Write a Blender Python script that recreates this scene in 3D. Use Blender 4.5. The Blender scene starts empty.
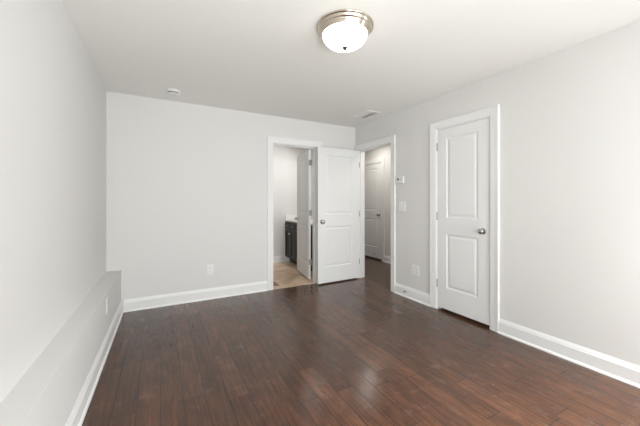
import bpy, bmesh, math, random
from mathutils import Vector, Matrix
random.seed(4)
S = bpy.context.scene
R = math.radians
COL = S.collection

# ---------------------------------------------------------------- camera
F = 293.0                      # focal length in pixels of a 640 px wide frame
CAM_H = 1.229
cam = bpy.data.cameras.new('camera')
co = bpy.data.objects.new('camera', cam); COL.objects.link(co)
cam.sensor_width = 36.0; cam.lens = 36.0 * F / 640.0
cam.shift_y = -11.0 / 640.0
cam.clip_start = 0.02
co.location = (0, 0, CAM_H)
co.rotation_euler = (math.radians(90), 0, -math.atan(159.5 / F))
S.camera = co

# ---------------------------------------------------------------- view, world, light
S.view_settings.view_transform = 'Standard'
S.view_settings.look = 'None'
S.view_settings.exposure = 0.17
S.view_settings.gamma = 1.0
S.view_settings.use_curve_mapping = False
W = bpy.data.worlds.new('sky'); S.world = W; W.use_nodes = True
W.node_tree.nodes['Background'].inputs[0].default_value = (0.80, 0.90, 1.0, 1)
W.node_tree.nodes['Background'].inputs[1].default_value = 0.8

def area(name, loc, rot, sx, sy, power, color):
    l = bpy.data.lights.new(name, 'AREA'); l.shape = 'RECTANGLE'; l.size = sx; l.size_y = sy
    l.energy = power; l.color = color
    o = bpy.data.objects.new(name, l); COL.objects.link(o); o.location = loc; o.rotation_euler = rot
    return o
# daylight through the windows out of the photograph's frame: two behind the photographer, one in the near part of the right wall
FRONT_Y = -1.0
DAY = (0.945, 0.978, 0.985)
area('window_daylight', (0.35, FRONT_Y - 0.25, 1.10), (R(118), 0, 0), 1.0, 1.5, 66, DAY)      # sky light bounced up off the ground
area('window_daylight', (1.95, FRONT_Y - 0.25, 1.10), (R(118), 0, 0), 1.0, 1.5, 38, DAY)
area('window_daylight', (1.95, FRONT_Y - 0.20, 1.55), (R(52), 0, 0), 1.0, 1.4, 30, DAY)       # sky light from above
area('window_daylight', (3.00, -0.05, 1.62), (R(27), 0, R(90)), 1.2, 1.1, 118, DAY).data.spread = R(92)
area('window_daylight', (3.06, -0.05, 1.40), (R(88), 0, R(90)), 1.1, 1.3, 22, DAY)
area('bathroom_lamp', (2.45, 4.75, 2.34), (0, R(24), 0), 0.2, 0.7, 11.0, (1.0, 0.985, 0.97))
area('hall_lamp_and_fill', (3.55, 4.68, 2.41), (0, 0, 0), 0.30, 0.30, 6.5, (1.0, 0.95, 0.88))
area('hall_lamp_and_fill', (3.40, 3.40, 2.41), (0, 0, 0), 0.30, 0.30, 6.0, (1.0, 0.95, 0.88))  # added fill that brightens the near hall, no known fixture here

# ---------------------------------------------------------------- materials
def mat(name, color, rough=0.5, metal=0.0, bump=0.0, bscale=200.0, var=0.0, vscale=3.0, emis=None, estr=0.0, spec=0.5):
    m = bpy.data.materials.new(name); m.use_nodes = True
    nt = m.node_tree; b = nt.nodes['Principled BSDF']
    b.inputs['Base Color'].default_value = (*color, 1)
    b.inputs['Roughness'].default_value = rough
    b.inputs['Metallic'].default_value = metal
    b.inputs['Specular IOR Level'].default_value = spec
    tc = nt.nodes.new('ShaderNodeTexCoord')
    if var:
        n = nt.nodes.new('ShaderNodeTexNoise'); n.inputs['Scale'].default_value = vscale; n.inputs['Detail'].default_value = 3
        nt.links.new(tc.outputs['Object'], n.inputs['Vector'])
        mx = nt.nodes.new('ShaderNodeMix'); mx.data_type = 'RGBA'
        mx.inputs[6].default_value = (*[c * (1 - var) for c in color], 1); mx.inputs[7].default_value = (*[min(1, c * (1 + var)) for c in color], 1)
        nt.links.new(n.outputs['Fac'], mx.inputs[0]); nt.links.new(mx.outputs[2], b.inputs['Base Color'])
    if bump:
        n2 = nt.nodes.new('ShaderNodeTexNoise'); n2.inputs['Scale'].default_value = bscale; n2.inputs['Detail'].default_value = 2
        nt.links.new(tc.outputs['Object'], n2.inputs['Vector'])
        bp = nt.nodes.new('ShaderNodeBump'); bp.inputs['Strength'].default_value = bump; bp.inputs['Distance'].default_value = 0.002
        nt.links.new(n2.outputs['Fac'], bp.inputs['Height']); nt.links.new(bp.outputs['Normal'], b.inputs['Normal'])
    if emis:
        b.inputs['Emission Color'].default_value = (*emis, 1); b.inputs['Emission Strength'].default_value = estr
    return m

M = {}
M['wall'] = mat('wall_paint', (0.765, 0.755, 0.735), 0.85, bump=0.12, bscale=260, var=0.008, vscale=1.5, spec=0.2)
M['ceiling'] = mat('ceiling_paint', (0.89, 0.88, 0.85), 0.95, bump=0.15, bscale=180, spec=0.1)
M['trim'] = mat('trim_paint', (0.86, 0.86, 0.85), 0.38, var=0.004)
M['door'] = mat('door_paint', (0.85, 0.85, 0.84), 0.42, bump=0.05, bscale=90)
M['nickel'] = mat('satin_nickel', (0.55, 0.53, 0.50), 0.22, 1.0)
M['hinge'] = mat('hinge_nickel', (0.42, 0.41, 0.39), 0.35, 1.0)
M['lampmetal'] = mat('brushed_nickel', (0.62, 0.55, 0.46), 0.25, 1.0)
M['finial'] = mat('dull_nickel', (0.05, 0.05, 0.05), 0.5, 0.2)
M['plastic'] = mat('white_plastic', (0.86, 0.86, 0.84), 0.35)
M['black'] = mat('black_plastic', (0.02, 0.02, 0.022), 0.3)
M['slot'] = mat('dark_slot', (0.05, 0.05, 0.05), 0.7)
M['grey'] = mat('grey_plastic', (0.45, 0.45, 0.45), 0.5)
M['espresso'] = mat('espresso_wood', (0.016, 0.012, 0.012), 0.4, var=0.25, vscale=12)
M['counter'] = mat('cultured_marble', (0.86, 0.85, 0.83), 0.2, var=0.02, vscale=9)
M['tan'] = mat('tan_metal', (0.30, 0.20, 0.15), 0.45)
M['rubber'] = mat('grey_rubber', (0.18, 0.18, 0.18), 0.7)
M['dark'] = mat('closet_painted_shade', (0.30, 0.29, 0.28), 0.9)  # closet wall colour darkened to stand in for shade behind the door gap
M['lampglass'] = mat('frosted_glass', (0.95, 0.93, 0.90), 0.35, emis=(1.0, 0.93, 0.84), estr=5.5)

def glass():
    m = bpy.data.materials.new('window_glass'); m.use_nodes = True
    nt = m.node_tree; nt.nodes.remove(nt.nodes['Principled BSDF']); out = nt.nodes['Material Output']
    t = nt.nodes.new('ShaderNodeBsdfTransparent'); g = nt.nodes.new('ShaderNodeBsdfGlossy'); g.inputs['Roughness'].default_value = 0.02
    fr = nt.nodes.new('ShaderNodeFresnel'); fr.inputs[0].default_value = 1.45
    mx = nt.nodes.new('ShaderNodeMixShader')
    nt.links.new(fr.outputs[0], mx.inputs[0]); nt.links.new(t.outputs[0], mx.inputs[1]); nt.links.new(g.outputs[0], mx.inputs[2])
    nt.links.new(mx.outputs[0], out.inputs[0]); return m
M['glass'] = glass()

class NT:
    def __init__(s, m): s.nt = m.node_tree
    def n(s, t, **k):
        x = s.nt.nodes.new(t)
        for a, v in k.items(): setattr(x, a, v)
        return x
    def put(s, v, sock):
        if hasattr(v, 'is_output') or isinstance(v, bpy.types.NodeSocket): s.nt.links.new(v, sock)
        else: sock.default_value = v
    def math(s, op, a, b=0.0, c=None, clamp=False):
        x = s.n('ShaderNodeMath', operation=op, use_clamp=clamp)
        s.put(a, x.inputs[0]); s.put(b, x.inputs[1])
        if c is not None: s.put(c, x.inputs[2])
        return x.outputs[0]
    def comb(s, x, y, z):
        c = s.n('ShaderNodeCombineXYZ'); s.put(x, c.inputs[0]); s.put(y, c.inputs[1]); s.put(z, c.inputs[2]); return c.outputs[0]
    def mix(s, f, a, b, blend='MIX'):
        x = s.n('ShaderNodeMix', data_type='RGBA', blend_type=blend)
        s.put(f, x.inputs[0]); s.put(a, x.inputs[6]); s.put(b, x.inputs[7]); return x.outputs[2]
    def noise(s, v, scale, detail=3.0, rough=0.5):
        x = s.n('ShaderNodeTexNoise'); s.put(v, x.inputs['Vector']); x.inputs['Scale'].default_value = scale
        x.inputs['Detail'].default_value = detail; x.inputs['Roughness'].default_value = rough; return x.outputs['Fac']
    def white(s, v):
        x = s.n('ShaderNodeTexWhiteNoise', noise_dimensions='3D'); s.put(v, x.inputs[0]); return x.outputs['Value']
    def ramp(s, f, stops):
        x = s.n('ShaderNodeValToRGB'); s.put(f, x.inputs[0]); e = x.color_ramp.elements
        while len(e) < len(stops): e.new(0.5)
        for el, (p, c) in zip(e, stops): el.position = p; el.color = (*c, 1)
        return x.outputs[0]
    def smooth(s, v, a, b):
        x = s.n('ShaderNodeMapRange', interpolation_type='SMOOTHSTEP'); s.put(v, x.inputs[0])
        x.inputs[1].default_value = a; x.inputs[2].default_value = b; x.inputs[3].default_value = 0; x.inputs[4].default_value = 1
        return x.outputs[0]

def wood_floor():
    m = bpy.data.materials.new('handscraped_hardwood'); m.use_nodes = True
    g = NT(m); b = m.node_tree.nodes['Principled BSDF']
    tc = g.n('ShaderNodeTexCoord'); sp = g.n('ShaderNodeSeparateXYZ'); m.node_tree.links.new(tc.outputs['Object'], sp.inputs[0])
    x, y = sp.outputs[0], sp.outputs[1]
    PW = 0.125
    u = g.math('DIVIDE', x, PW); row = g.math('FLOOR', u); fu = g.math('FRACT', u)
    r1 = g.white(g.comb(row, 3.7, 0.0)); r2 = g.white(g.comb(row, 9.1, 4.0))
    L = g.math('MULTIPLY_ADD', r2, 0.5, 0.75)
    v = g.math('DIVIDE', g.math('MULTIPLY_ADD', r1, 2.3, g.math('ADD', y, 20.0)), L)
    col = g.math('FLOOR', v); fv = g.math('FRACT', v)
    rnd = g.white(g.comb(row, col, 1.0)); rnd2 = g.white(g.comb(row, col, 7.0))
    # plank-local coordinates for the grain
    gy = g.math('MULTIPLY_ADD', rnd, 37.0, y); gx = g.math('MULTIPLY_ADD', rnd2, 11.0, x)
    grain = g.noise(g.comb(g.math('MULTIPLY', gx, 55.0), g.math('MULTIPLY', gy, 2.6), 0.0), 1.0, 5.0, 0.65)
    blot = g.noise(g.comb(g.math('MULTIPLY', gx, 11.0), g.math('MULTIPLY', gy, 5.5), 2.0), 1.0, 4.0, 0.6)
    fine = g.noise(g.comb(g.math('MULTIPLY', gx, 260.0), g.math('MULTIPLY', gy, 9.0), 5.0), 1.0, 2.0, 0.5)
    base = g.ramp(rnd, [(0.0, (0.066, 0.0255, 0.0112)), (0.35, (0.076, 0.0300, 0.0132)), (0.7, (0.089, 0.0360, 0.0158)), (1.0, (0.112, 0.0460, 0.0210))])
    c = g.mix(g.smooth(grain, 0.30, 0.72), g.mix(1.0, base, (0.66, 0.63, 0.62, 1), 'MULTIPLY'), g.mix(1.0, base, (1.28, 1.27, 1.25, 1), 'MULTIPLY'))
    c = g.mix(g.smooth(blot, 0.36, 0.70), g.mix(1.0, c, (0.78, 0.76, 0.76, 1), 'MULTIPLY'), g.mix(1.0, c, (1.20, 1.17, 1.14, 1), 'MULTIPLY'))
    c = g.mix(g.math('MULTIPLY', g.smooth(fine, 0.50, 0.72), 0.45), c, (0.016, 0.008, 0.006, 1))
    # pale scuffs and dust
    sc = g.noise(g.comb(g.math('MULTIPLY', x, 9.0), g.math('MULTIPLY', y, 9.0), 9.0), 1.0, 6.0, 0.75)
    c = g.mix(g.math('MULTIPLY', g.smooth(sc, 0.52, 0.80), 0.42), c, (0.20, 0.145, 0.115, 1))
    du = g.math('MULTIPLY', g.math('MINIMUM', fu, g.math('SUBTRACT', 1.0, fu)), PW)
    dv = g.math('MULTIPLY', g.math('MINIMUM', fv, g.math('SUBTRACT', 1.0, fv)), L)
    d = g.math('MINIMUM', du, dv)
    gap = g.math('SUBTRACT', 1.0, g.smooth(d, 0.0012, 0.0042))
    c = g.mix(g.math('MULTIPLY', gap, 0.7), c, (0.010, 0.006, 0.005, 1))
    m.node_tree.links.new(c, b.inputs['Base Color'])
    rr = g.math('MULTIPLY_ADD', blot, 0.18, 0.42); rr = g.math('MULTIPLY_ADD', sc, 0.14, rr)
    m.node_tree.links.new(rr, b.inputs['Roughness'])
    b.inputs['Specular IOR Level'].default_value = 0.05
    b.inputs['Coat Weight'].default_value = 1.0; b.inputs['Coat IOR'].default_value = 1.47
    m.node_tree.links.new(g.math('MULTIPLY_ADD', blot, 0.10, 0.14), b.inputs['Coat Roughness'])
    wav = g.noise(g.comb(g.math('MULTIPLY', gx, 9.0), g.math('MULTIPLY', gy, 7.0), 0.0), 1.0, 2.0)
    hgt = g.math('ADD', g.math('MULTIPLY', wav, 0.9), g.math('MULTIPLY', grain, 0.65))
    hgt = g.math('SUBTRACT', hgt, g.math('MULTIPLY', gap, 0.4))
    bp = g.n('ShaderNodeBump'); bp.inputs['Strength'].default_value = 0.55; bp.inputs['Distance'].default_value = 0.0022
    m.node_tree.links.new(hgt, bp.inputs['Height']); m.node_tree.links.new(bp.outputs[0], b.inputs['Normal'])
    b.inputs['Sheen Weight'].default_value = 0.05; b.inputs['Sheen Roughness'].default_value = 0.35; b.inputs['Sheen Tint'].default_value = (1.0, 0.88, 0.80, 1)
    b2 = g.n('ShaderNodeBump'); b2.inputs['Strength'].default_value = 0.40; b2.inputs['Distance'].default_value = 0.0022
    m.node_tree.links.new(hgt, b2.inputs['Height']); m.node_tree.links.new(b2.outputs[0], b.inputs['Coat Normal'])
    return m
M['wood'] = wood_floor()

def tile_floor():
    m = bpy.data.materials.new('beige_stone_tile'); m.use_nodes = True
    g = NT(m); b = m.node_tree.nodes['Principled BSDF']
    tc = g.n('ShaderNodeTexCoord'); sp = g.n('ShaderNodeSeparateXYZ'); m.node_tree.links.new(tc.outputs['Object'], sp.inputs[0])
    T = 0.33
    u = g.math('DIVIDE', sp.outputs[0], T); v = g.math('DIVIDE', sp.outputs[1], T)
    r = g.white(g.comb(g.math('FLOOR', u), g.math('FLOOR', v), 0.0))
    fu, fv = g.math('FRACT', u), g.math('FRACT', v)
    d = g.math('MULTIPLY', g.math('MINIMUM', g.math('MINIMUM', fu, g.math('SUBTRACT', 1.0, fu)), g.math('MINIMUM', fv, g.math('SUBTRACT', 1.0, fv))), T)
    n = g.noise(tc.outputs['Object'], 5.0, 6.0, 0.65)
    c = g.ramp(n, [(0.3, (0.58, 0.40, 0.26)), (0.55, (0.84, 0.64, 0.46)), (0.75, (0.93, 0.79, 0.63))])
    c = g.mix(r, g.mix(1.0, c, (0.86, 0.84, 0.82, 1), 'MULTIPLY'), c)
    c = g.mix(g.math('SUBTRACT', 1.0, g.smooth(d, 0.001, 0.004)), c, (0.50, 0.39, 0.30, 1))
    m.node_tree.links.new(c, b.inputs['Base Color']); b.inputs['Roughness'].default_value = 0.35
    return m
M['tile'] = tile_floor()

# ---------------------------------------------------------------- mesh helpers
def tag(o, label=None, cat=None, kind=None, group=None):
    if label: o['label'] = label
    if cat: o['category'] = cat
    if kind: o['kind'] = kind
    if group: o['group'] = group
    return o

def obj(name, bm, m, parent=None, smooth=None, bevel=0.0, loc=None, rot=None):
    bmesh.ops.recalc_face_normals(bm, faces=bm.faces[:])
    me = bpy.data.meshes.new(name); bm.to_mesh(me); bm.free()
    o = bpy.data.objects.new(name, me); COL.objects.link(o); me.materials.append(M[m])
    if parent: o.parent = parent
    if loc: o.location = loc
    if rot: o.rotation_euler = rot
    if smooth is not None:
        for p in me.polygons: p.use_smooth = True
        es = math.radians(smooth)
        bm2 = bmesh.new(); bm2.from_mesh(me)
        for e in bm2.edges:
            e.smooth = not (len(e.link_faces) == 2 and e.calc_face_angle() > es)
        bm2.to_mesh(me); bm2.free()
    if bevel:
        md = o.modifiers.new('bevel', 'BEVEL'); md.width = bevel; md.segments = 2; md.limit_method = 'ANGLE'
    return o

def box(bm, x0, x1, y0, y1, z0, z1):
    vs = [bm.verts.new(p) for p in ((x0,y0,z0),(x1,y0,z0),(x1,y1,z0),(x0,y1,z0),(x0,y0,z1),(x1,y0,z1),(x1,y1,z1),(x0,y1,z1))]
    for f in ((0,3,2,1),(4,5,6,7),(0,1,5,4),(1,2,6,5),(2,3,7,6),(3,0,4,7)): bm.faces.new([vs[i] for i in f])
def B(*a):
    bm = bmesh.new(); box(bm, *a); return bm

def lathe(prof, axis='z', n=40):
    """prof: list of (radius, height) revolved about an axis"""
    bm = bmesh.new(); rings = []
    for r, z in prof:
        if r < 1e-6: rings.append([bm.verts.new((0, 0, z))])
        else: rings.append([bm.verts.new((r*math.cos(2*math.pi*i/n), r*math.sin(2*math.pi*i/n), z)) for i in range(n)])
    for a, c in zip(rings, rings[1:]):
        for i in range(n):
            j = (i+1) % n
            if len(a) == 1 and len(c) == 1: continue
            if len(a) == 1: bm.faces.new((a[0], c[i], c[j]))
            elif len(c) == 1: bm.faces.new((a[i], a[j], c[0]))
            else: bm.faces.new((a[i], a[j], c[j], c[i]))
    if len(rings[0]) > 1: bm.faces.new(rings[0][::-1])
    if len(rings[-1]) > 1: bm.faces.new(rings[-1])
    R = {'z': Matrix.Identity(4), '-y': Matrix.Rotation(math.radians(90), 4, 'X'), 'y': Matrix.Rotation(math.radians(-90), 4, 'X')}[axis]
    bmesh.ops.transform(bm, matrix=R, verts=bm.verts[:]); return bm

def slab_with_holes(axis, c0, c1, a0, a1, z0, z1, holes):
    """Wall between c0 and c1 along its normal axis, a0..a1 along its run, holes = (a0, a1, z0, z1). Clean shell, no inner faces."""
    As = sorted({a0, a1, *[h[0] for h in holes], *[h[1] for h in holes]}); Zs = sorted({z0, z1, *[h[2] for h in holes], *[h[3] for h in holes]})
    solid = lambda i, j: 0 <= i < len(As)-1 and 0 <= j < len(Zs)-1 and not any(h[0] <= (As[i]+As[i+1])/2 <= h[1] and h[2] <= (Zs[j]+Zs[j+1])/2 <= h[3] for h in holes)
    bm = bmesh.new(); vc = {}
    def V(c, a, z):
        k = (c, round(a, 5), round(z, 5))
        if k not in vc: vc[k] = bm.verts.new((c, a, z) if axis == 'x' else (a, c, z))
        return vc[k]
    for i in range(len(As)-1):
        for j in range(len(Zs)-1):
            if not solid(i, j): continue
            p, q, r, s = As[i], As[i+1], Zs[j], Zs[j+1]
            for c in (c0, c1): bm.faces.new([V(c,p,r), V(c,q,r), V(c,q,s), V(c,p,s)])
            if not solid(i-1, j): bm.faces.new([V(c0,p,r), V(c1,p,r), V(c1,p,s), V(c0,p,s)])
            if not solid(i+1, j): bm.faces.new([V(c0,q,r), V(c1,q,r), V(c1,q,s), V(c0,q,s)])
            if not solid(i, j-1): bm.faces.new([V(c0,p,r), V(c1,p,r), V(c1,q,r), V(c0,q,r)])
            if not solid(i, j+1): bm.faces.new([V(c0,p,s), V(c1,p,s), V(c1,q,s), V(c0,q,s)])
    return bm

def skew(bm, k):                       # the left side of the room runs very slightly out of square
    for v in bm.verts: v.co.x -= k * (YB - v.co.y)
    return bm
def struct(name, bm, m, label, cat, **k):
    return tag(obj(name, bm, m, **k), label, cat, 'structure')

def prism(bm, path, prof):
    """sweep a 2D profile (outward offset n, height z) along a wall run: path = ((x0,y0),(x1,y1)), n is to the LEFT of travel"""
    (x0, y0), (x1, y1) = path
    d = Vector((x1-x0, y1-y0)).normalized(); nrm = Vector((-d.y, d.x))
    A = [bm.verts.new((x0+nrm.x*p, y0+nrm.y*p, z)) for p, z in prof]; Bq = [bm.verts.new((x1+nrm.x*p, y1+nrm.y*p, z)) for p, z in prof]
    n = len(prof)
    for i in range(n):
        j = (i+1) % n; bm.faces.new((A[i], A[j], Bq[j], Bq[i]))
    bm.faces.new(A[::-1]); bm.faces.new(Bq)

BB = [(0,0),(0.026,0),(0.0255,0.008),(0.022,0.015),(0.0155,0.019),(0.0150,0.104),(0.0115,0.108),(0.0115,0.117),(0.0085,0.122),(0.0050,0.131),(0.0035,0.136),(0,0.136)]
def baseboard(name, runs, label):
    bm = bmesh.new()
    for r in runs: prism(bm, r, BB)
    return struct(name, bm, 'trim', label, 'baseboard', smooth=35)

CAS = [(0,0),(0,0.008),(0.003,0.010),(0.012,0.010),(0.016,0.013),(0.045,0.014),(0.062,0.016),(0.070,0.019),(0.082,0.0195),(0.086,0.017),(0.086,0)]
def casing(bm, axis, plane, sign, a0, a1, zt, amin=-99, amax=99):
    """mitred door casing round an opening a0..a1, head height zt, on the wall plane, sticking out by sign"""
    secs = []
    for (a, s, top) in ((a0, -1, 0), (a0, -1, 1), (a1, 1, 1), (a1, 1, 0)):
        ring = []
        for w, d in CAS:
            aa = min(max(a + s*w, amin), amax); z = zt + w if top else 0.0; c = plane + sign*d
            ring.append(bm.verts.new((c, aa, z) if axis == 'x' else (aa, c, z)))
        secs.append(ring)
    n = len(CAS)
    for A, C in zip(secs, secs[1:]):
        for i in range(n):
            j = (i+1) % n; bm.faces.new((A[i], A[j], C[j], C[i]))
    bm.faces.new(secs[0]); bm.faces.new(secs[-1][::-1])

def jambs(bm, axis, c0, c1, a0, a1, zt, t=0.018, stop=None):
    def bx(A0, A1, z0, z1, C0=c0, C1=c1):
        if axis == 'x': box(bm, C0, C1, A0, A1, z0, z1)
        else: box(bm, A0, A1, C0, C1, z0, z1)
    bx(a0-t, a0, 0, zt+t); bx(a1, a1+t, 0, zt+t); bx(a0, a1, zt, zt+t)
    if stop:
        s0, s1 = stop
        bx(a0, a0+0.011, 0, zt, s0, s1); bx(a1-0.011, a1, 0, zt, s0, s1); bx(a0+0.011, a1-0.011, zt-0.011, zt, s0, s1)

# ---------------------------------------------------------------- the setting
H = 2.44; XL = -0.52; XLED = -0.385; ZLED = 0.468; XR = 2.80; YB = 3.93; FY = FRONT_Y
TW = 0.13
WZ0, WZ1 = 0.45, 2.10
DH = 2.052                        # head of the door openings
# openings: clear faces of the jambs
BA0, BA1 = 1.392, 2.078           # bathroom opening along X in the back wall
HA0, HA1 = 3.092, 3.862           # hall opening along Y in the right wall
CA0, CA1 = 1.708, 2.318           # closet opening along Y in the right wall
J = 0.018

bm = bmesh.new(); box(bm, XL-0.2, 4.2, FY-0.15, YB+0.02, -0.12, 0.0); box(bm, XR+0.05, 4.2, YB+0.02, 7.2, -0.12, 0.0)
struct('floor', bm, 'wood', 'dark brown hand scraped hardwood floor running through to the hall', 'floor')
struct('floor_bathroom', B(0.6, XR+0.05, YB+0.02, 5.8, -0.12, 0.0), 'tile', 'beige stone tile floor seen through the bathroom doorway', 'floor')
struct('ceiling', B(XL-0.2, 4.2, FY-0.15, 7.2, H, H+0.12), 'ceiling', 'flat off-white ceiling', 'ceiling')
def ledge_bm():
    bm = B(XL-0.03, XLED, FY, YB-0.0005, 0.0005, ZLED)
    for v in bm.verts: v.co.x -= (0.004 if v.co.x < (XL+XLED)/2 else 0.0115) * (YB - v.co.y)
    return bm
struct('wall_left', skew(B(XL-0.13, XL, FY-0.13, YB+TW, 0, H), 0.004), 'wall', 'long plain off-white left wall above the low ledge', 'wall')
struct('ledge', ledge_bm(), 'wall', 'low painted ledge running along the foot of the left wall', 'ledge')
struct('wall_back', slab_with_holes('y', YB, YB+TW, XL, XR+0.0, 0, H, [(BA0-J, BA1+J, 0, DH+J)]), 'wall', 'off-white back wall with the bathroom doorway', 'wall')
struct('wall_right', slab_with_holes('x', XR, XR+TW, FY-0.13, YB+TW, 0, H, [(HA0-J, HA1+J, 0, DH+J), (CA0-J, CA1+J, 0, DH+J), (-0.70, 0.58, WZ0, WZ1)]), 'wall', 'off-white right wall with the closet door and the hall doorway', 'wall')
WN = [(-0.15, 0.85), (1.45, 2.45)]
struct('wall_front', slab_with_holes('y', FY-0.13, FY, XL, XR, 0, H, [(a, b, WZ0, WZ1) for a, b in WN]), 'wall', 'off-white wall with two windows behind the photographer', 'wall')
# bathroom shell
struct('wall_bathroom_back', B(0.6, XR+TW, 5.65, 5.78, 0, H), 'wall', 'white far wall of the bathroom', 'wall')
struct('wall_bathroom_left', B(0.82, 0.95, YB+TW, 5.65, 0, H), 'wall', 'left wall of the bathroom', 'wall')
struct('wall_bathroom_right', B(XR, XR+TW, YB+TW, 5.65, 0, H), 'wall', 'wall between the bathroom vanity and the hall', 'wall')
# hall shell
XH = 4.04
HD0, HD1 = 4.745, 5.50            # hall door opening
struct('wall_hall_right', slab_with_holes('x', XH, XH+TW, 2.7, 7.1, 0, H, [(HD0-J, HD1+J, 0, DH+J)]), 'wall', 'far side wall of the hall with a white door in it', 'wall')
struct('wall_hall_back', B(XR, XH+TW, 7.0, 7.13, 0, H), 'wall', 'end wall of the hall', 'wall')
struct('wall_hall_front', B(XR+TW, XH+TW, 2.57, 2.7, 0, H), 'wall', 'wall between the hall and the closet', 'wall')
struct('wall_hall_left', B(XR, XR+TW, 5.78, 7.0, 0, H), 'wall', 'near side wall at the end of the hall', 'wall')
struct('wall_hall_room', B(XH+TW, XH+TW+0.12, 4.4, 5.9, 0, H), 'wall', 'wall closing the space behind the hall door', 'wall')
# closet shell
struct('wall_closet', slab_with_holes('x', XR+0.75, XR+0.85, 1.2, 2.57, 0, H, []), 'dark', 'back wall of the closet behind the closed closet door', 'wall')
struct('wall_closet_left', B(XR+TW, XR+0.85, 1.1, 1.2, 0, H), 'dark', 'side wall inside the closed closet', 'wall')

# trims
bm = bmesh.new(); casing(bm, 'y', YB, -1, BA0-0.005, BA1+0.005, DH+0.005)
casing(bm, 'y', YB+TW, 1, BA0-0.005, BA1+0.005, DH+0.005)
struct('trim_1', bm, 'trim', 'white moulded casing around the bathroom doorway', 'door casing', smooth=30)
bm = bmesh.new(); jambs(bm, 'y', YB, YB+TW, BA0, BA1, DH, stop=(YB+0.045, YB+0.08))
struct('trim_2', bm, 'trim', 'white door jamb lining the bathroom doorway', 'door jamb')
bm = bmesh.new(); casing(bm, 'x', XR, -1, HA0-0.005, HA1+0.005, DH+0.005, amax=YB-0.001)
casing(bm, 'x', XR+TW, 1, HA0-0.005, HA1+0.005, DH+0.005)
struct('trim_3', bm, 'trim', 'white moulded casing around the hall doorway', 'door casing', smooth=30)
bm = bmesh.new(); jambs(bm, 'x', XR, XR+TW, HA0, HA1, DH, stop=(XR+0.045, XR+0.08))
struct('trim_4', bm, 'trim', 'white door jamb lining the hall doorway', 'door jamb')
bm = bmesh.new(); casing(bm, 'x', XR, -1, CA0-0.008, CA1+0.008, DH+0.008)
struct('trim_5', bm, 'trim', 'white moulded casing around the closed closet door', 'door casing', smooth=30)
bm = bmesh.new(); jambs(bm, 'x', XR, XR+TW, CA0, CA1, DH, stop=(XR+0.045, XR+0.08))
struct('trim_6', bm, 'trim', 'white door jamb lining the closet doorway', 'door jamb')
bm = bmesh.new(); casing(bm, 'x', XH, -1, HD0-0.005, HD1+0.005, DH+0.005)
jambs(bm, 'x', XH, XH+TW, HD0, HD1, DH, stop=(XH+0.045, XH+0.08))
struct('trim_7', bm, 'trim', 'white casing around the closed door in the hall', 'door casing', smooth=30)
CW = 0.092
baseboard('baseboard_back', [((BA0-CW, YB), (XLED+0.026, YB))], 'white baseboard along the back wall')
baseboard('baseboard_left', [((XLED, YB), (XLED-0.0115*(YB-FY), FY))], 'white baseboard along the foot of the low ledge')
baseboard('baseboard_right', [((XR, FY), (XR, CA0-CW-0.003))], 'white baseboard on the right wall, from the closet door toward the photographer')
baseboard('baseboard_right_short', [((XR, CA1+CW+0.003), (XR, HA0-CW))], 'short white baseboard between the closet door and the hall doorway')
baseboard('baseboard_bathroom', [((2.36, 5.65), (0.95, 5.65))], 'white baseboard along the far bathroom wall')
baseboard('baseboard_hall', [((XH, 2.7), (XH, HD0-CW)), ((XH, HD1+CW), (XH, 7.0))], 'white baseboard along the hall wall beside the hall door')
baseboard('baseboard_front', [((XLED+0.026, FY), (XR-0.026, FY))], 'white baseboard under the windows behind the photographer')
struct('trim_8', B(BA0, BA1, YB-0.012, YB+0.022, 0.0005, 0.006), 'tile', 'low tile edge where the hardwood meets the bathroom floor', 'threshold', bevel=0.003)

# windows behind the photographer
for k, (a, b, loc, rz, lab) in enumerate([(*WN[0], (0.35, FY-0.065, WZ0), 0, 'white sash window behind the photographer nearer the ledge'),
                                  (*WN[1], (1.95, FY-0.065, WZ0), 0, 'white sash window behind the photographer nearer the right wall'),
                                  (-0.70, 0.58, (XR+0.065, -0.06, WZ0), R(-90), 'white sash window in the right wall beside the photographer')]):
    w = bpy.data.objects.new('window_%d' % (k+1), None); COL.objects.link(w); w.location = loc; w.rotation_euler = (0, 0, rz)
    tag(w, lab, 'window', 'structure')
    hw = (b-a)/2; hh = WZ1-WZ0
    bm = bmesh.new()
    for (x0, x1, z0, z1) in ((-hw, -hw+0.05, 0, hh), (hw-0.05, hw, 0, hh), (-hw+0.05, hw-0.05, 0, 0.05), (-hw+0.05, hw-0.05, hh-0.05, hh), (-hw+0.05, hw-0.05, hh/2-0.025, hh/2+0.025)):
        box(bm, x0, x1, -0.03, 0.03, z0, z1)
    obj('window_frame', bm, 'trim', w)
    obj('pane', B(-hw+0.05, hw-0.05, -0.004, 0.004, 0.05, hh/2-0.025), 'glass', w)
    obj('pane', B(-hw+0.05, hw-0.05, -0.004, 0.004, hh/2+0.025, hh-0.05), 'glass', w)
    obj('sill', B(-hw-0.05, hw+0.05, 0.066, 0.10, -0.03, -0.002), 'trim', w, bevel=0.004)

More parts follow.
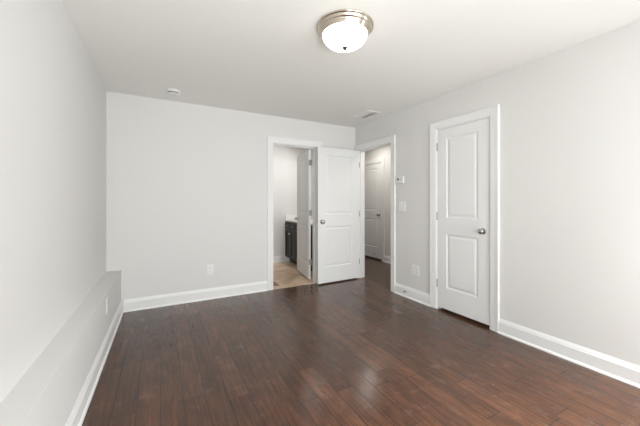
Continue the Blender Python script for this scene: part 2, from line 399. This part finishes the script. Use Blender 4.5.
# ---------------------------------------------------------------- doors
def leaf_bm(w, h, t, panels):
    """moulded two panel door: hinge edge at x=0, faces at y=0 and y=t"""
    bm = bmesh.new()
    xs = sorted({0, w, *[p[0] for p in panels], *[p[1] for p in panels]}); zs = sorted({0, h, *[p[2] for p in panels], *[p[3] for p in panels]})
    prof = [(0.0, 0.0), (0.006, 0.0015), (0.012, 0.0070), (0.020, 0.0085), (0.028, 0.0070), (0.042, 0.0028), (0.048, 0.0022)]
    for side in (0, 1):
        Y = lambda d: d if side == 0 else t - d
        for i in range(len(xs)-1):
            for j in range(len(zs)-1):
                cx, cz = (xs[i]+xs[i+1])/2, (zs[j]+zs[j+1])/2
                if any(p[0] < cx < p[1] and p[2] < cz < p[3] for p in panels): continue
                bm.faces.new([bm.verts.new((x, Y(0), z)) for x, z in ((xs[i], zs[j]), (xs[i+1], zs[j]), (xs[i+1], zs[j+1]), (xs[i], zs[j+1]))])
        for (x0, x1, z0, z1) in panels:
            rings = [[bm.verts.new((x, Y(d), z)) for x, z in ((x0+s, z0+s), (x1-s, z0+s), (x1-s, z1-s), (x0+s, z1-s))] for s, d in prof]
            for A, C in zip(rings, rings[1:]):
                for i in range(4):
                    j = (i+1) % 4; bm.faces.new((A[i], A[j], C[j], C[i]))
            bm.faces.new(rings[-1])
    for i in range(len(zs)-1):
        for x in (0, w): bm.faces.new([bm.verts.new(p) for p in ((x, 0, zs[i]), (x, t, zs[i]), (x, t, zs[i+1]), (x, 0, zs[i+1]))])
    for i in range(len(xs)-1):
        for z in (0, h): bm.faces.new([bm.verts.new(p) for p in ((xs[i], 0, z), (xs[i+1], 0, z), (xs[i+1], t, z), (xs[i], t, z))])
    bmesh.ops.remove_doubles(bm, verts=bm.verts[:], dist=1e-5)
    return bm

KNOB = [(0.0, 0.0), (0.032, 0.0), (0.032, 0.003), (0.029, 0.007), (0.016, 0.009), (0.0115, 0.012), (0.0105, 0.024), (0.013, 0.028), (0.022, 0.031), (0.0275, 0.037), (0.0285, 0.044), (0.0265, 0.051), (0.020, 0.057), (0.010, 0.060), (0.0, 0.0605)]
def door(name, label, w, panels_x, loc, rotz, hinge_side, hinge_x=-0.004, h=2.032, lift=0.014, t=0.035, knob_back=0.062, knob_z=0.925, knobs=(0, 1)):
    pz = [(0.232, 0.842), (1.018, 1.918)]
    pan = [(panels_x[0], panels_x[1], a, b) for a, b in pz]
    o = obj(name, leaf_bm(w, h, t, pan), 'door', loc=(loc[0], loc[1], lift), rot=(0, 0, rotz))
    tag(o, label, 'door', 'structure')
    for s in knobs:
        k = obj('door_knob', lathe(KNOB, '-y' if s == 0 else 'y', 32), 'nickel', o, smooth=40)
        k.location = (w - knob_back, 0.0 if s == 0 else t, knob_z)
        k['label'] = 'round satin nickel knob'
    for z in (0.27, 1.04, 1.83):
        b = bmesh.new()
        y = -0.006 if hinge_side == 0 else t + 0.006
        for q in range(5):                      # five knuckles and two little end tips
            c = lathe([(0.0062, 0), (0.0066, 0.001), (0.0066, 0.0165), (0.0062, 0.0175)], 'z', 14)
            bmesh.ops.translate(c, verts=c.verts[:], vec=(hinge_x, y, z - 0.044 + q*0.0176))
            me = bpy.data.meshes.new('t'); c.to_mesh(me); c.free(); b.from_mesh(me); bpy.data.meshes.remove(me)
        for q in (-1, 1): box(b, hinge_x-0.003, hinge_x+0.003, y-0.003, y+0.003, z + q*0.044 - 0.003, z + q*0.044 + 0.003)
        ye = 0.0 if hinge_side == 0 else t
        s = 1 if hinge_side == 0 else -1
        box(b, -0.0018, -0.0002, min(ye - s*0.005, ye + s*0.030), max(ye - s*0.005, ye + s*0.030), z-0.044, z+0.044)   # leaf let into the door edge
        hg = obj('hinge', b, 'hinge', o, smooth=40); hg['label'] = 'small metal butt hinge'
    return o

d1 = door('door_1', 'closed white two panel closet door with a dark gap below, in the right wall', 0.602, (0.112, 0.490),
     (XR+0.003, CA1-0.004), R(-90), 0, lift=0.030, h=2.019, knob_z=0.91)
d2 = door('door_2', 'open white two panel bedroom door standing flat before the back wall', 0.758, (0.135, 0.625),
     (XR-0.006, HA1-0.003), R(181.6), 0, hinge_x=0.000, lift=0.020, h=2.028, knob_z=0.915, knob_back=0.066)
d3 = door('door_3', 'white two panel bathroom door swung into the bathroom, seen nearly edge on', 0.70, (0.115, 0.585),
     (2.0745, YB+TW+0.0545), R(80.9), 0, lift=0.018, h=2.028, knob_z=0.915)
d4 = door('door_4', 'closed white two panel door far away in the hall', HD1-HD0-0.008, (0.125, 0.625),
     (XH+0.003, HD1-0.004), R(-90), 0, lift=0.034, h=2.014, knobs=(0,))
# jamb leaves of the bathroom door's hinges bridge the gap at the jamb
for z in (0.27, 1.04, 1.83):
    hb = obj('jamb_hinge_plate', B(-0.052, -0.004, -0.0060, -0.0035, z-0.044, z+0.044), 'hinge', d3)
# hinge leaves let into the jamb of the bedroom door
d2.rotation_euler.z = R(181.6); inv = (Matrix.Translation(d2.location) @ Matrix.Rotation(R(181.6), 4, 'Z')).inverted()
for z in (0.27, 1.04, 1.83):
    c = B(XR+0.001, XR+0.034, HA1-0.0022, HA1+0.0005, z-0.045, z+0.045); bmesh.ops.transform(c, matrix=inv, verts=c.verts[:]); obj('jamb_hinge_plate', c, 'hinge', d2)
# strike plate on the open door's latch edge
for d, w in ((d2, 0.758), (d3, 0.70)):
    obj('latch_plate', B(w, w+0.0015, 0.006, 0.029, 0.895, 0.950), 'nickel', d)

# ---------------------------------------------------------------- ceiling things
LX, LY = 1.122, 1.701
lamp = bpy.data.objects.new('ceiling_light', None); COL.objects.link(lamp); lamp.location = (LX, LY, H)
tag(lamp, 'round flush ceiling light with a brushed nickel ring and glowing frosted glass bowl', 'ceiling light')
pan = lathe([(0.0, 0.0), (0.194, 0.0), (0.197, -0.003), (0.197, -0.008), (0.193, -0.012), (0.189, -0.013), (0.186, -0.017), (0.182, -0.026), (0.177, -0.031),
             (0.173, -0.033), (0.171, -0.040), (0.166, -0.046), (0.162, -0.050), (0.161, -0.056), (0.157, -0.059), (0.152, -0.056), (0.0, -0.054)], 'z', 72)
obj('ring', pan, 'lampmetal', lamp, smooth=60)['label'] = 'stepped brushed nickel ring'
dome = [(0.1530, -0.0565)] + [(0.1530*math.cos(a)**0.85, -0.0565 - 0.084*math.sin(a)) for a in [R(8*i) for i in range(1, 11)]] + [(0.0, -0.1405)]
obj('lamp_shade', lathe(dome, 'z', 72), 'lampglass', lamp, smooth=80)['label'] = 'glowing white frosted glass bowl'
obj('finial', lathe([(0, -0.138), (0.017, -0.139), (0.018, -0.143), (0.012, -0.147), (0.014, -0.151), (0.009, -0.157), (0, -0.158)], 'z', 24), 'finial', lamp, smooth=50)['label'] = 'small dull nickel finial'

sd = bpy.data.objects.new('smoke_detector', None); COL.objects.link(sd); sd.location = (0.125, 3.56, H)
tag(sd, 'small round white smoke detector on the ceiling near the back wall', 'smoke detector')
obj('base', lathe([(0, 0), (0.070, 0), (0.071, -0.003), (0.070, -0.010), (0, -0.010)], 'z', 48), 'plastic', sd, smooth=40)
obj('cover', lathe([(0, -0.010), (0.064, -0.010), (0.066, -0.016), (0.062, -0.034), (0.054, -0.041), (0.030, -0.044), (0, -0.044)], 'z', 48), 'plastic', sd, smooth=40)
b = bmesh.new()
for i in range(9):
    a = R(215 + i*12); c = B(-0.005, 0.005, -0.0015, 0.0015, -0.005, 0.005)
    bmesh.ops.transform(c, matrix=Matrix.Translation((0.0635*math.cos(a), 0.0635*math.sin(a), -0.031)) @ Matrix.Rotation(a+R(90), 4, 'Z'), verts=c.verts[:])
    me = bpy.data.meshes.new('t'); c.to_mesh(me); c.free(); b.from_mesh(me); bpy.data.meshes.remove(me)
obj('vent_slots', b, 'slot', sd)['label'] = 'dark slots round the rim'

vn = bpy.data.objects.new('ceiling_vent', None); COL.objects.link(vn); vn.location = (2.49, 3.255, H)
tag(vn, 'flat white air register in the ceiling by the hall doorway', 'vent')
b = bmesh.new()
for (x0, x1, y0, y1) in ((-0.115, -0.085, -0.175, 0.175), (0.085, 0.115, -0.175, 0.175), (-0.085, 0.085, -0.175, -0.145), (-0.085, 0.085, 0.145, 0.175)):
    box(b, x0, x1, y0, y1, -0.008, 0)
obj('frame', b, 'ceiling', vn, bevel=0.003)
b = bmesh.new()
for i in range(13):
    x = -0.078 + i*0.013; c = B(-0.0065, 0.0065, -0.145, 0.145, -0.0006, 0.0006)
    bmesh.ops.transform(c, matrix=Matrix.Translation((x, 0, -0.006)) @ Matrix.Rotation(R(25 if i < 7 else -25), 4, 'Y'), verts=c.verts[:])
    me = bpy.data.meshes.new('t'); c.to_mesh(me); c.free(); b.from_mesh(me); bpy.data.meshes.remove(me)
obj('louvers', b, 'ceiling', vn)

# ---------------------------------------------------------------- wall plates (local frame: plate in the XZ plane, facing -Y)
def rounded_plate(w, h, t):
    return B(-w/2, w/2, -t, 0, -h/2, h/2)
def receptacle_parts(p, x=0.0):
    obj('outlet_face', B(x-0.0165, x+0.0165, -0.0078, -0.0055, -0.034, 0.034), 'plastic', p, bevel=0.0012)
    for z in (-0.019, 0.019):
        b = bmesh.new(); box(b, x-0.0075, x-0.0055, -0.0083, -0.0076, z-0.002, z+0.007); box(b, x+0.0055, x+0.0075, -0.0083, -0.0076, z-0.002, z+0.006)
        box(b, x-0.002, x+0.002, -0.0083, -0.0076, z-0.010, z-0.006)
        box(b, x-0.0075, x+0.0075, -0.0079, -0.0076, z-0.0005, z+0.0005)
        obj('socket', b, 'slot', p)['label'] = 'dark slots of the socket'
def wallthing(name, loc, rotz, label, cat):
    e = bpy.data.objects.new(name, None); COL.objects.link(e); e.location = loc; e.rotation_euler = (0, 0, rotz); return tag(e, label, cat)
e = wallthing('power_outlet', (0.553, YB, 0.372), 0, 'white power outlet low on the plain back wall', 'outlet')
obj('cover_plate', rounded_plate(0.078, 0.125, 0.006), 'plastic', e, bevel=0.003); receptacle_parts(e)
e = wallthing('power_outlet', (XLED-0.0115*(YB-3.0), 3.0, 0.366), R(90.66), 'white power outlet on the front face of the low ledge', 'outlet')
obj('cover_plate', rounded_plate(0.078, 0.125, 0.006), 'plastic', e, bevel=0.003); receptacle_parts(e)
e = wallthing('power_outlet', (XR, 2.645, 0.375), R(-90), 'wide white outlet plate low on the right wall by the closet door', 'outlet')
obj('cover_plate', rounded_plate(0.120, 0.125, 0.006), 'plastic', e, bevel=0.003); receptacle_parts(e, -0.023); receptacle_parts(e, 0.023)
e = wallthing('light_switch', (XR, 2.876, 1.168), R(-90), 'white double rocker light switch under the thermostat', 'light switch')
obj('cover_plate', rounded_plate(0.120, 0.122, 0.006), 'plastic', e, bevel=0.003)
for x in (-0.023, 0.023):
    c = B(x-0.0165, x+0.0165, -0.0085, -0.0055, -0.033, 0.033)
    for v in c.verts:
        if v.co.y < -0.008 and v.co.z < 0: v.co.y = -0.0068
    obj('rocker', c, 'plastic', e, bevel=0.001)
e = wallthing('thermostat', (XR, 2.898, 1.522), R(-90), 'small white thermostat with a dark display beside the hall doorway', 'thermostat')
obj('body', B(-0.062, 0.062, -0.026, 0, -0.045, 0.045), 'plastic', e, bevel=0.006)
obj('display', B(-0.042, -0.012, -0.0275, -0.0255, -0.006, 0.022), 'black', e, bevel=0.001)['label'] = 'small dark display'
obj('button', B(0.020, 0.040, -0.0285, -0.0255, 0.000, 0.012), 'grey', e, bevel=0.001)

# door stops
def stop(loc, rotz, label, L=0.055):
    e = bpy.data.objects.new('door_stop', None); COL.objects.link(e); e.location = loc; e.rotation_euler = (0, 0, rotz); tag(e, label, 'door stop')
    coil = [(0, 0), (0.012, 0), (0.012, 0.003), (0.006, 0.006)]
    z = 0.006
    while z < L: coil += [(0.0065, z+0.001), (0.005, z+0.002)]; z += 0.003
    coil.append((0, z))
    obj('stem', lathe(coil, '-y', 16), 'nickel', e, smooth=60)
    obj('tip', lathe([(0, L), (0.009, L), (0.0095, L+0.004), (0.0095, L+0.012), (0.007, L+0.016), (0, L+0.017)], '-y', 16), 'rubber', e, smooth=50)['label'] = 'grey rubber tip'
    return e
stop((XR-0.0150, 2.80, 0.073), R(-90), 'little metal door stop on the baseboard below the light switch', 0.018)
stop((XH+0.003, 4.97, 0.118), R(-90), 'little metal door stop low on the hall door', 0.018)

# ---------------------------------------------------------------- bathroom vanity
VX = 2.275; VY0, VY1 = 4.33, 5.648; CZ = 0.865
v = bpy.data.objects.new('vanity_cabinet', None); COL.objects.link(v); v.location = (VX, VY0, 0)
tag(v, 'dark espresso vanity cabinet behind the bathroom door', 'cabinet')
def vb(name, x0, x1, y0, y1, z0, z1, m, par=v, bev=0.0):
    return obj(name, B(x0-VX, x1-VX, y0-VY0, y1-VY0, z0, z1), m, par, bevel=bev)
vb('carcass', VX, XR-0.002, VY0, VY1, 0.105, CZ-0.032, 'espresso')
vb('toe_kick', VX+0.075, XR-0.002, VY0, VY1, 0.0005, 0.105, 'espresso')
n = 5; seg = (VY1-VY0)/n
for i in range(n):
    a, b_ = VY0 + i*seg + 0.006, VY0 + (i+1)*seg - 0.006
    for nm, z0, z1 in (('drawer', 0.680, CZ-0.045), ('cabinet_door', 0.118, 0.668)):
        bm = bmesh.new(); x1 = -0.0005; s = 0.042
        A0, A1 = a-VY0, b_-VY0
        box(bm, x1-0.010, x1, A0, A1, z0, z1)
        for (p, q, r, t_) in ((A0, A0+s, z0, z1), (A1-s, A1, z0, z1), (A0+s, A1-s, z0, z0+s), (A0+s, A1-s, z1-s, z1)):
            box(bm, x1-0.020, x1-0.010, p, q, r, t_)
        dd = obj(nm, bm, 'espresso', v, bevel=0.0015)
        kb = lathe([(0, 0), (0.006, 0), (0.005, 0.012), (0.012, 0.016), (0.015, 0.021), (0.012, 0.026), (0, 0.028)], '-y', 20)
        bmesh.ops.rotate(kb, verts=kb.verts[:], cent=(0, 0, 0), matrix=Matrix.Rotation(R(-90), 3, 'Z'))
        k = obj('knob', kb, 'nickel', dd, smooth=45)
        k.location = (x1-0.0105 if nm == 'drawer' else x1-0.020, (A0+A1)/2 if nm == 'drawer' else (A1-0.022 if i % 2 else A0+0.022), (z0+z1)/2 if nm == 'drawer' else 0.60)
        k['label'] = 'small nickel knob'
ct = tag(obj('countertop', B(VX-0.025, XR-0.002, VY0-0.002, VY1, CZ-0.030, CZ), 'counter', bevel=0.004), 'white countertop with a backsplash on the dark vanity', 'countertop')
b = bmesh.new(); box(b, VX-0.015, XR-0.002, VY1-0.020, VY1, CZ+0.0005, CZ+0.095); box(b, XR-0.022, XR-0.002, VY0, VY1-0.020, CZ+0.0005, CZ+0.095)
obj('backsplash', b, 'counter', ct, bevel=0.002)

# bathroom floor register
fr = bpy.data.objects.new('floor_register', None); COL.objects.link(fr); fr.location = (1.475, 4.205, 0.0)
tag(fr, 'brown floor register on the beige tile just inside the bathroom doorway', 'vent')
b = bmesh.new()
for (x0, x1, y0, y1) in ((-0.065, -0.04, -0.13, 0.13), (0.02, 0.05, -0.13, 0.13), (-0.04, 0.02, -0.13, -0.11), (-0.04, 0.02, 0.11, 0.13)): box(b, x0, x1, y0, y1, 0.0005, 0.007)
obj('frame', b, 'tan', fr, bevel=0.002)
b = bmesh.new()
for i in range(14): y = -0.105 + i*0.0162; box(b, -0.04, 0.02, y-0.004, y+0.004, 0.0010, 0.005)
obj('grille', b, 'tan', fr)
obj('duct_edge', B(0.050, 0.062, -0.13, 0.13, 0.0005, 0.004), 'slot', fr)
